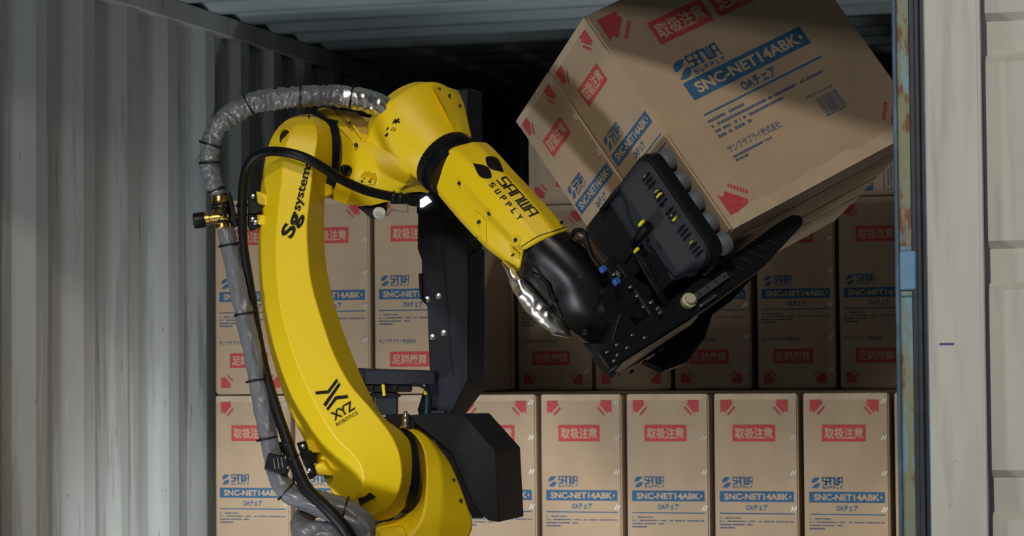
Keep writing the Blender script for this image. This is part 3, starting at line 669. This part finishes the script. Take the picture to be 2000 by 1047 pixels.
# ---- shoulder: black J2 ring, turret, guard cover
j2 = pt(793, 918, -78)
lathe('shoulder_ring', j2, AX, [(-.07, .0975), (-.002, .0975), (0, .095)], M['black'], rob, 44)
tur = loft('turret_casting', [
    [(770, 834, -70), (792, 842, -70), (813, 866, -66), (826, 905, -62), (826, 945, -60), (812, 985, -58), (782, 1012, -50), (735, 1024, -35), (722, 1060, -30), (720, 1140, -30)],
    [(785, 833, -50), (808, 846, -35), (826, 875, -22), (832, 915, -10), (832, 960, -4), (828, 1000, 0), (815, 1030, 4), (800, 1050, 8), (790, 1080, 10), (785, 1140, 10)],
    [(812, 837, -60), (836, 856, -48), (856, 890, -34), (864, 930, -22), (864, 970, -16), (862, 1005, -12), (858, 1030, -10), (854, 1055, -8), (852, 1090, -6), (850, 1140, -6)],
    [(842, 856, -85), (860, 878, -75), (882, 910, -66), (902, 958, -60), (915, 995, -60), (922, 1016, -60), (922, 1034, -60), (916, 1050, -60), (912, 1090, -60), (910, 1140, -60)],
    [(840, 862, -190), (855, 880, -200), (875, 910, -205), (895, 958, -205), (908, 995, -205), (914, 1016, -205), (914, 1034, -205), (910, 1050, -205), (905, 1090, -205), (900, 1140, -205)],
    [(775, 845, -190), (780, 860, -200), (785, 900, -205), (785, 945, -205), (780, 985, -205), (770, 1012, -205), (750, 1030, -205), (740, 1060, -205), (735, 1090, -205), (735, 1140, -205)]], M['yellow'], rob, 30, 14, .007)
prism('turret_pad', [pt(*p) for p in ((738, 1034, -8), (785, 1028, 12), (795, 1042, 16), (792, 1070, 16), (738, 1070, 0))], FWD * .06, M['yellow'], tur, .005)
for x, y, d in ((886, 937, -62), (900, 977, -58)): bolt(pt(x, y, d + 12), TOC, .0032, tur, 'hole')
prism('black_bracket', [pt(*p) for p in ((752, 812, -58), (797, 811, -58), (812, 828, -58), (812, 838, -58), (770, 834, -58), (760, 826, -58))], FWD * .06, M['black'], tur, .002)
lathe('grease_fitting', pt(792, 834, -40), UPV, [(0, .012), (.004, .012), (.005, .0075), (.010, .0085), (.016, .0085), (.018, .0075), (.022, .0085), (.026, .006), (.030, .005), (.034, .005), (.036, .003)], M['steel'], tur, 20)
gd = .20
cov = prism('guard_cover', [pt(*p) for p in ((797, 811, -62), (906, 811, -62), (968, 880, -62), (975, 1020, -62), (954, 1017, -62), (939, 1004, -62), (924, 981, -62), (903, 933, -62), (882, 885, -62), (842, 851, -62), (809, 826, -62))], Y * gd, M['cover'], rob, .002)
prism('guard_liner', [pt(*p) for p in ((800, 820, -75), (845, 848, -75), (886, 880, -75), (925, 985, -75), (945, 1012, -75), (922, 1012, -75), (900, 960, -75), (850, 860, -75), (805, 838, -75))], FWD * .05, M['rubber'], rob, 0)
p_ = pt(938, 845, -62)
bm = bmesh.new(); VF = textmesh('XYZ Robotics', .01); e_u = (pt(968, 880, -62) - pt(906, 811, -62)).normalized(); nn = e_u.cross(Y).normalized(); nn = nn if nn.dot(FWD) < 0 else -nn
o_ = pt(940, 849, -62) + Y * .02 + nn * .0015
vv = [bm.verts.new(o_ + Y * (.17 * x) - e_u * (.018 * y)) for x, y in VF[0]]
for f in VF[1]:
    try: bm.faces.new([vv[i] for i in f])
    except ValueError: pass
finish(bm, 'cover_lettering', M['embossed'], cov, 180, normals=False)
# pedestal below the frame
pb = pt(815, 1120, -100)
lathe('pedestal', Vector((pb.x, pb.y, .70)), Z, [(0, .19), (.03, .19), (pb.z - .72, .15)], M['yellow'], rob, 40)
box('unseen_cart_block', (pb.x - .36, pb.y - .60, .0), (pb.x + .60, .62, .70), M['navy'], rob, .01)  # unseen cart added under the robot, sized to block the low light
# ---- grey hose sleeve
up_s = tube('hose_sleeve', [(668, 187, 10, 20), (640, 187, 15, 20), (590, 189, 20, 21), (540, 193, 25, 20), (495, 201, 30, 20), (455, 222, 35, 20), (424, 252, 38, 19), (411, 288, 40, 19), (409, 325, 40, 18), (418, 358, 40, 17), (429, 382, 40, 13)], M['sleeve'], rob, 300, 40, .19, 26, 1, fold=(.62, .9, .25))
fo = tube('foil_wrap', [(652, 187, 10, 20.5), (690, 191, 5, 22), (725, 200, -5, 22), (755, 212, -20, 21), (790, 232, -60, 18)], M['foil'], rob, 150, 32, .12, 26, 6, fold=(.42, .8, .3))
tube('hose_seam', [(652, 174, 22, 2.2), (690, 176, 20, 2.6), (725, 184, 8, 2.6), (762, 203, -15, 2.2)], mat('seam_edge', (.20, .17, .13), .6), fo, 40, 6, .5, 60, 2)
lo_s = tube('hose_sleeve', [(440, 446, 40, 15), (446, 470, 40, 17), (456, 520, 38, 18), (472, 590, 36, 18.5), (487, 660, 36, 18.5), (502, 730, 36, 18.5), (514, 800, 36, 18), (528, 866, 38, 18), (538, 912, 42, 18), (550, 945, 48, 19), (575, 968, 58, 21), (620, 983, 70, 24), (665, 998, 78, 27), (700, 1020, 82, 27), (705, 1045, 78, 26), (670, 1062, 70, 25)], M['sleeve'], rob, 380, 40, .13, 16, 4, fold=(.16, 1.5, .1))
tube('hose_sleeve', [(720, 1050, 60, 24), (680, 1046, 62, 24), (640, 1042, 62, 24), (605, 1042, 58, 24), (590, 1028, 40, 22), (596, 1008, 20, 20), (615, 990, 5, 18), (640, 975, -10, 16)], M['sleeve'], rob, 170, 40, .15, 18, 9, fold=(.35, 1.3, .2))
def tie(P, r, ax_px, parent, d, w=1.6):
    """cable tie: a ring around the hose at pixel P whose axis runs along image direction ax_px"""
    a = (RGT * ax_px[0] - UPV * ax_px[1]).normalized(); c = pt(P[0], P[1], d); u, v = frame(a); bm = bmesh.new(); n = 28; rr = []
    for i in range(n):
        t = 2 * math.pi * i / n; dv = u * math.cos(t) + v * math.sin(t)
        rr.append([bm.verts.new(c + dv * (r * PXM * k) + a * (w * PXM * s)) for k, s in ((1, -1), (1.09, -1), (1.09, 1), (1, 1))])
    for i in range(n):
        for k in range(4): bm.faces.new((rr[i][k], rr[i][(k + 1) % 4], rr[(i + 1) % n][(k + 1) % 4], rr[(i + 1) % n][k]))
    o = finish(bm, 'cable_tie', M['black'], parent, 50)
    side = (v if abs(v.dot(RGT)) > abs(u.dot(RGT)) else u); side = side if side.dot(RGT) < 0 else -side
    obox('tie_head', c + side * (r * 1.1 * PXM) + TOC * .004, a, side, a.cross(side), (.005, .006, .007), M['black'], o, .001)
    return o
for P, r, ax_, d in (((486, 205), 21, (1, -.5), 31), ((588, 189), 22, (1, 0), 20), ((412, 283), 20, (.25, 1) if False else (-.3, 1), 40), ((411, 318), 19, (.05, 1), 40), ((424, 371), 16, (.4, 1), 40)): tie(P, r, ax_, up_s, d)
tie((687, 191), 23.5, (1, .15), fo, 5)
for P, r, ax_, d in (((449, 478), 18.5, (.2, 1), 40), ((480, 612), 19.5, (.2, 1), 36), ((503, 742), 19.5, (.2, 1), 36), ((523, 856), 19, (.22, 1), 38), ((560, 958), 21.5, (1, .9), 52), ((672, 1000), 29, (1, .3), 79)): tie(P, r, ax_, lo_s, d)
# black strap band with slots round the sleeve
cb = obox('hose_clamp', pt(544, 905, 46), RGT * .97 - UPV * .25, UPV * .97 + RGT * .25, TOC, (.052, .038, .058), M['black'], rob, .003)
for i in range(3): obox('clamp_slot', pt(536 + 7.5 * i, 906 - 1.5 * i, 72.5), UPV * .97 - RGT * .15, RGT, TOC, (.024, .0022, .002), M['steel'], cb)
for y in (892, 912): lathe('clamp_screw', pt(557 + (y - 892) * .25, y, 66), (TOC + RGT * .5).normalized(), [(0, .004), (.008, .004), (.009, .003)], M['brass'], cb, 12)
prism('clamp_bracket', [pt(*p) for p in ((548, 866, 44), (556, 864, 44), (572, 930, 44), (570, 940, 44), (592, 938, 44), (592, 930, 44), (575, 926, 44), (562, 872, 44))], FWD * .03, M['black'], rob, .002)
# brass valve
va = (RGT * .12 - UPV * 1).normalized()
brass = lathe('brass_valve', pt(427, 383, 44), va, [(0, .016), (.008, .018), (.014, .018), (.015, .013), (.024, .013), (.026, .016), (.038, .016), (.040, .013), (.048, .013), (.050, .018), (.060, .018), (.062, .016), (.070, .017), (.073, .015)], M['brass'], rob, 12, 30)
sd = (RGT * -1 - UPV * .12).normalized()
lathe('valve_branch', pt(431, 424, 50), sd, [(0, .0125), (.018, .0125), (.019, .010), (.024, .010), (.025, .0135), (.035, .0135), (.036, .009), (.046, .008)], M['brass'], brass, 14, 30)
lathe('valve_knob', pt(401, 429, 50), sd, [(0, .0165), (.002, .0178), (.024, .0178), (.026, .0155)], M['black'], brass, 28)
for y in (398, 406, 418, 432): tie((431 + (y - 398) * .12, y), 15.5, (.15 + random.uniform(-.25, .25), 1), brass, 44, 2.4)
tube('valve_bracket', [(447, 376, 50, 1.3), (454, 392, 50, 1.3), (462, 430, 50, 1.3), (464, 440, 50, 1.3), (456, 444, 50, 1.3)], M['black'], brass, 24, 6)
prism('valve_plate', [pt(*p) for p in ((436, 378, 26), (450, 376, 26), (466, 440, 26), (452, 446, 26))], FWD * .01, M['black'], brass, .001)
# ---- black cable
cab = tube('black_cable', [(812, 391, -5, 9.5), (790, 388, 6, 9.5), (755, 382, 20, 9.5), (712, 371, 40, 9.5), (668, 351, 70, 9.5), (630, 327, 95, 9.5), (595, 308, 108, 9.5), (560, 298, 104, 9.5), (525, 296, 80, 9.5), (498, 306, 62, 9.5), (482, 330, 50, 9.5), (475, 365, 46, 9.5), (473, 420, 46, 9.5), (476, 480, 44, 8.5), (487, 550, 34, 8.5), (501, 640, 30, 9), (517, 720, 36, 9.5), (540, 800, 44, 10), (562, 865, 62, 11), (578, 910, 76, 12), (600, 955, 96, 12), (640, 995, 116, 12), (668, 1026, 120, 12.5), (690, 1060, 118, 13)], M['rubber'], rob, 200, 16)
for P, ax_, d, r in (((473.5, 402), (0, 1), 46, 10), ((474, 420), (0, 1), 46, 10), ((562, 866), (.35, 1), 62, 11.5), ((572, 893), (.35, 1), 70, 12), ((768, 384), (1, .15), 16, 10.5), ((782, 386.5), (1, .15), 10, 10.5)): tie(P, r, ax_, cab, d, 2)
clip = obox('cable_clip', pt(781, 396, -6), RGT, UPV, TOC, (.042, .006, .02), M['black'], cab, .001)
for a, b in (((757, 394), (757, 410)), ((796, 396), (797, 415)), ((757, 394), (796, 396)), ((757, 410), (797, 415))):
    cyl('clip_wire', pt(*a, -2), pt(*b, -2), .0013, M['steel'], cab, 6)
lathe('cable_boot', pt(800, 390, 0), (RGT * .8 - UPV * .3 + FWD * .5).normalized(), [(0, .0122), (.010, .0124), (.018, .0105), (.022, .006)], M['rubber'], cab, 18)

# ================================================================== MAST, BRACKET behind the robot
DM = -430     # depth offset of the mast plane in pixel units (about 6.05 m)
mb = pt(880, 900, DM)
mast = root('sensor_mast', (mb.x, mb.y, .70), 'dark navy steel mast with bolts and a lit lamp standing behind the robot', 'mast')
fp = [(862, 178), (915, 172), (915, 742), (880, 810), (814, 803), (839, 724), (834, 597), (825, 590), (823, 508), (815, 486), (816, 400), (838, 392), (862, 340)]
colm = prism('mast_column', [pt(x, y, DM) for x, y in fp], (RGT * .25 + FWD * .96).normalized() * .13, M['navy'], mast, .003)
prism('mast_fold', [pt(*p) for p in ((915, 500, DM + 1), (915.5, 742, DM + 1), (946, 760, DM - 70), (946, 486, DM - 70))], FWD * .05, M['navy'], mast, .002)
prism('mast_gusset', [pt(*p) for p in ((915, 742, DM + 1), (946, 760, DM - 70), (906, 812, DM - 70), (880, 810, DM))], FWD * .05, M['cover'], mast, .002)
a_, b_ = pt(863, 466, DM + 2), pt(884, 736, DM + 2)
obox('panel_seam', (a_ + b_) / 2, b_ - a_, RGT, TOC, ((b_ - a_).length, .004, .004), M['navy'], colm, .001)
for x, y in ((857, 579), (835, 585), (867, 651), (845, 659), (838, 456), (838, 482)): bolt(pt(x, y, DM + 1), TOC, .006, mast, 'steel' if y > 500 else 'navy')
prism('latch', [pt(x, y, DM + 12) for x, y in ((817, 535), (824, 533), (826, 580), (834, 585), (830, 592), (820, 584))], FWD * .03, M['black'], mast, .002)
ln = obox('lamp_housing', pt(838, 398, DM + 6), RGT, UPV, TOC, (.06, .05, .02), M['black'], mast, .003)
prism('lamp_face', [pt(x, y, DM + 20) for x, y in ((820.5, 391), (832, 383.5), (835, 384), (842.5, 393.5), (826, 404.5), (820.5, 404.5), (820.5, 399), (823.5, 396.5), (820.5, 395.5))], FWD * .006, M['lamp'], ln)
prism('cable_guide', [pt(x, y, DM + 6) for x, y in ((868, 432), (892, 430), (896, 462), (872, 458))], FWD * .02, M['cover'], mast, .002)
pbm = pt(870, 800, DM); 
obox('mast_base', Vector((pbm.x - .03, pbm.y + .03, (pbm.z + .70) / 2)), X, Y, Z, (.07, .10, pbm.z - .70), M['navy'], mast, .004)
# camera bracket
DB = -330
bb = pt(757, 800, DB)
br = root('camera_bracket', (bb.x, bb.y, bb.z), 'flat black camera bracket with yellow cable tag beside the yellow arm', 'bracket')
prism('camera_housing', [pt(*p, DB) for p in ((690, 722), (849, 727), (849, 752), (690, 750))], (RGT * .05 + FWD).normalized() * .10, M['navy'], br, .002)
prism('cheek_plate', [pt(*p, DB + 3) for p in ((690, 721), (712, 723), (712, 752), (690, 752))], FWD * .08, M['cover'], br, .001)
for x in (750, 797): obox('slot', pt(x, 736, DB + .5), UPV, RGT, TOC, (.006, .003, .002), M['hole'], br)
prism('mounting_rail', [pt(*p, DB - 8) for p in ((705, 751), (803, 752), (803, 766), (705, 766))], FWD * .07, M['black'], br, .002)
prism('rail_foot', [pt(*p, DB - 6) for p in ((726, 768), (772, 768), (782, 775), (774, 777), (726, 776))], FWD * .06, M['black'], br, .001)
prism('support_post', [pt(*p, DB - 10) for p in ((734, 774), (775, 775), (775, 811), (734, 811))], FWD * .08, M['navy'], br, .002)
cable_tag = prism('cable_tag', [pt(*p, DB + 8) for p in ((745, 751), (751, 751), (753.5, 773), (747.5, 774))], FWD * .012, M['ytape'], br, .001)
for x in (727, 774): bolt(pt(x, 757, DB - 6), TOC, .004, br, 'black')
tube('camera_cable', [(803, 752, DB, 3.2), (822, 754, DB + 2, 3.2), (836, 765, DB + 4, 3.2), (841, 785, DB + 4, 3.2), (838, 810, DB, 3.2)], M['rubber'], br, 30, 8)
tube('teal_cable', [(833, 770, DB - 10, 3), (834, 785, DB - 10, 3), (832, 812, DB - 10, 3)], M['teal'], br, 12, 8)
obox('cable_tag', pt(832.5, 767, DB - 4), RGT, UPV, TOC, (.012, .010, .008), M['ytape'], br, .001)
bx_ = pt(755, 815, DB - 40)
obox('bracket_stand', Vector((bx_.x, bx_.y, (bx_.z + .70) / 2)), X, Y, Z, (.06, .06, bx_.z - .70), M['navy'], br, .003)

# ================================================================== GRIPPER
gl = bp(-.15, .6, .2)
grp = root('gripper', (gl.x, gl.y, gl.z), 'black vacuum gripper with grey suction cups and a fork under the held cartons', 'gripper')
def gbox(name, s, t, r, m, parent, bevel=.002):
    bm = bmesh.new(); boxbm(bm, bp(s[0], t[0], r[0]), E2, E1, E3, (s[1] - s[0], t[1] - t[0], r[1] - r[0])); return finish(bm, name, M[m], parent, 35, bevel)
def rrect(t0, t1, r0, r1, c, n=5):
    out = []
    for ct, cr_, a0 in ((t1 - c, r1 - c, 0), (t0 + c, r1 - c, 90), (t0 + c, r0 + c, 180), (t1 - c, r0 + c, 270)):
        for i in range(n + 1):
            a = math.radians(a0 + 90 * i / n); out.append((ct + c * math.cos(a), cr_ + c * math.sin(a)))
    return out
def stack(name, layers, m, parent, ang=30):
    bm = bmesh.new(); rings = [[bm.verts.new(bp(s, t, r)) for t, r in rrect(*q)] for s, q in layers]; n = len(rings[0])
    for a, b in zip(rings, rings[1:]):
        for i in range(n): bm.faces.new((a[i], a[(i + 1) % n], b[(i + 1) % n], b[i]))
    bm.faces.new(rings[0]); bm.faces.new(rings[-1][::-1]); return finish(bm, name, M[m], parent, ang)
stack('suction_flange', [(-.036, (.343, .612, .004, .405, .03)), (-.062, (.338, .617, -.002, .41, .03)), (-.072, (.340, .614, .0, .408, .03))], 'black', grp)
hou = stack('vacuum_housing', [(-.071, (.345, .610, .006, .40, .03)), (-.080, (.346, .609, .008, .395, .03)), (-.088, (.350, .604, .040, .385, .02)), (-.118, (.358, .600, .070, .300, .018)), (-.124, (.362, .596, .076, .292, .018))], 'housing', grp, 25)
for k in range(5):          # vents along the near edge
    for j in range(3):
        t = .383 + k * .046 + j * .011
        gbox('vent_fin', (-.092, -.078), (t, t + .004), (.014, .040), 'rubber', hou, 0)
for t in (.424, .433, .487, .496, .382, .560): gbox('marker_ring', (-.0925, -.084), (t, t + (.005 if t in (.433, .496) else .0025)), ((.014, .032) if t in (.433, .496) else (.018, .027)), 'ytape', hou, .001)
gbox('handle', (-.135, -.118), (.362, .372), (.08, .19), 'cover', hou, .003)
for k in range(5):
    for j in range(5):
        c_ = bp(0, .371 + .0555 * k, .038 + .088 * j)
        lathe('suction_cup', c_ - E2 * .0375, E2, [(0, .012), (.006, .020), (.012, .0240), (.020, .0255), (.029, .0255), (.0345, .0245), (.036, .022)], M['suction'], grp, 22)
# connector plug on the housing
def gpt(px, py, s):
    d = rayd(px, py); o = BA + E2 * s; k = (o - CAM).dot(E2) / d.dot(E2); return CAM + d * k
pa, pb_ = gpt(1266, 440, -.135), gpt(1232, 482, -.150)
pl = lathe('plug', pa, pb_ - pa, [(0, .012), (.012, .0135), (.018, .0135), (.020, .011), ((pb_ - pa).length * .6, .0105), ((pb_ - pa).length, .007)], M['rubber'], grp, 18)
obox('cable_tag', gpt(1253, 436, -.15), pb_ - pa, E1, E2, (.017, .007, .008), M['ytape'], pl, .001)
obox('cable_tag', gpt(1243, 489, -.16), E1, E3, E2, (.007, .018, .008), M['ytape'], pl, .001)
def gw(px, py, s, r): p = gpt(px, py, s); return (p.x, p.y, p.z, r)
tube('plug_lead', [gw(1233, 481, -.150, .004), gw(1231, 500, -.16, .004), (*gw(1215, 516, -.17, .004),), gw(1195, 510, -.18, .004), gw(1165, 480, -.19, .004), gw(1140, 452, -.20, .004), gw(1122, 452, -.21, .004)], M['rubber'], grp, 40, 8, world=True)
tube('plug_lead', [gw(1240, 495, -.16, .0035), gw(1262, 535, -.17, .0035), gw(1285, 572, -.18, .0035), gw(1300, 592, -.19, .0035)], M['rubber'], grp, 24, 8, world=True)
prism('hose_guard', [gpt(x, y, -.165) for x, y in ((1240, 492), (1256, 512), (1278, 552), (1298, 590), (1284, 594), (1258, 548))], E2 * .01, M['black'], grp, .001)
# ribbed conduit with fittings
tube('ribbed_conduit', [gw(1122, 470, -.235, .010), gw(1132, 462, -.225, .012), gw(1146, 470, -.215, .0125), gw(1160, 490, -.21, .0125), gw(1176, 508, -.205, .0125), gw(1194, 522, -.20, .0125), gw(1210, 534, -.195, .012)], M['conduit'], grp, 46, 16, rings=.10, world=True)
tube('black_lead', [gw(1116, 462, -.25, .005), gw(1124, 450, -.25, .005), (*gw(1140, 452, -.25, .005),), gw(1148, 475, -.25, .005), gw(1158, 505, -.25, .005), gw(1180, 532, -.25, .005)], M['rubber'], grp, 40, 8, world=True)
ca, cb_ = gpt(1203, 528, -.20), gpt(1232, 556, -.185)
lathe('conduit_gland', ca, cb_ - ca, [(0, .014), (.010, .014), (.011, .016), (.017, .016), (.018, .014), ((cb_ - ca).length, .008)], M['steel'], grp, 16)
for x, y in ((1178, 526), (1204, 550)): obox('blue_fitting', gpt(x, y, -.255), E1, E3, E2, (.014, .014, .014), M['fitting'], grp, .002)
for x, y in ((1200, 535), (1216, 562), (1232, 560), (1245, 577), (1258, 598), (1236, 590), (1272, 590), (1285, 602), (1290, 610)): bolt(gpt(x, y, -.215), -E2, .0035, grp, 'steel')
# mounting plates between the wrist and the housing
gbox('mounting_plate', (-.205, -.185), (.50, .685), (.14, .31), 'black', grp, .003)
gbox('tool_changer', (-.245, -.205), (.53, .67), (.16, .29), 'gloss', grp, .004)
for t in (.51, .57): gbox('standoff', (-.19, -.118), (t, t + .03), (.15, .28), 'black', grp, .003)
gw_ = pt(1190, 600, 60); lathe('wrist_flange', gw_, (gpt(1225, 590, -.23) - gw_), [(-.05, .058), (.0, .058), ((gpt(1225, 590, -.23) - gw_).length, .055)], M['gloss'], grp, 32)
# fork beam, tilted a little from the carton bottoms
G2 = (E2 - E1 * .107).normalized(); G1 = (E1 + E2 * .107).normalized()
def gp(s, t, r): return bp(.245, .592, 0) + G2 * (s - .245) + G1 * t + E3 * r
fk = [(-.395, .000), (-.18, .000), (.02, .0), (.19, .0), (.225, .004), (.240, .016), (.238, .028), (.225, .036), (.08, .060), (-.10, .060), (-.395, .045)]
fork = prism('fork_beam', [gp(s, t, .10) for s, t in fk], E3 * .035, M['black'], grp, .003)
fork2 = prism('fork_beam', [gp(max(s, -.265), t, .29) for s, t in fk], E3 * .035, M['black'], grp, .003)
prism('fork_web', [gp(s, t, .132) for s, t in ((-.30, .004), (.15, .010), (.15, .020), (-.10, .050), (-.30, .044))], E3 * .16, M['black'], grp, .002)
prism('fork_skid', [gp(s, t, .10) for s, t in ((-.36, .049), (-.14, .061), (-.14, .065), (-.36, .053))], E3 * .05, mat('tan_reflective_plate', (.16, .13, .09), .4, .5), grp, .001)
rail = obox('slide_rail', gp(-.075, .028, .094), G2, G1, E3, (.11, .016, .012), M['steel'], grp, .001)
for k in range(4): obox('rail_hole', gp(-.11 + .026 * k, .028, .0875), G2, G1, E3, (.006, .006, .002), M['hole'], rail)
obox('slide_rail', gp(-.10, .050, .094), G2, G1, E3, (.05, .006, .008), M['steel'], grp, .001)
lathe('bearing_block', gp(-.14, .026, .098), -E3, [(0, .017), (.012, .017), (.014, .012), (.022, .012), (.024, .010)], mat('cream_resin', (.45, .42, .30), .5), grp, 14)
for k in range(6):      # truss webs cut in the fork
    s0 = -.02 + .028 * k
    prism('truss_rib', [gp(s0, .014, .096), gp(s0 + .004, .014, .096), gp(s0 + .018, .040, .096), gp(s0 + .014, .040, .096)], E3 * .006, M['cover'], fork, 0)
for s, t in ((-.375, .012), (-.36, .030), (-.345, .012), (-.33, .030), (-.375, .036), (-.30, .014), (-.28, .034)): bolt(gp(s, t, .099), -E3, .0028, grp, 'steel')
for s in (-.30, -.26, -.22): obox('plate_stud', gp(s, .066, .20), G2, G1, E3, (.010, .006, .010), M['black'], grp, .001)
prism('gusset', [gp(s, t, .26) for s, t in ((-.22, .06), (.0, .06), (-.06, .095), (-.14, .115), (-.20, .10))], E3 * .02, M['black'], grp, .002)
prism('wrist_yoke', [gp(s, t, .16) for s, t in ((-.33, .0), (-.24, -.06), (-.20, -.16), (-.17, -.16), (-.15, .0))], E3 * .08, M['black'], grp, .004)
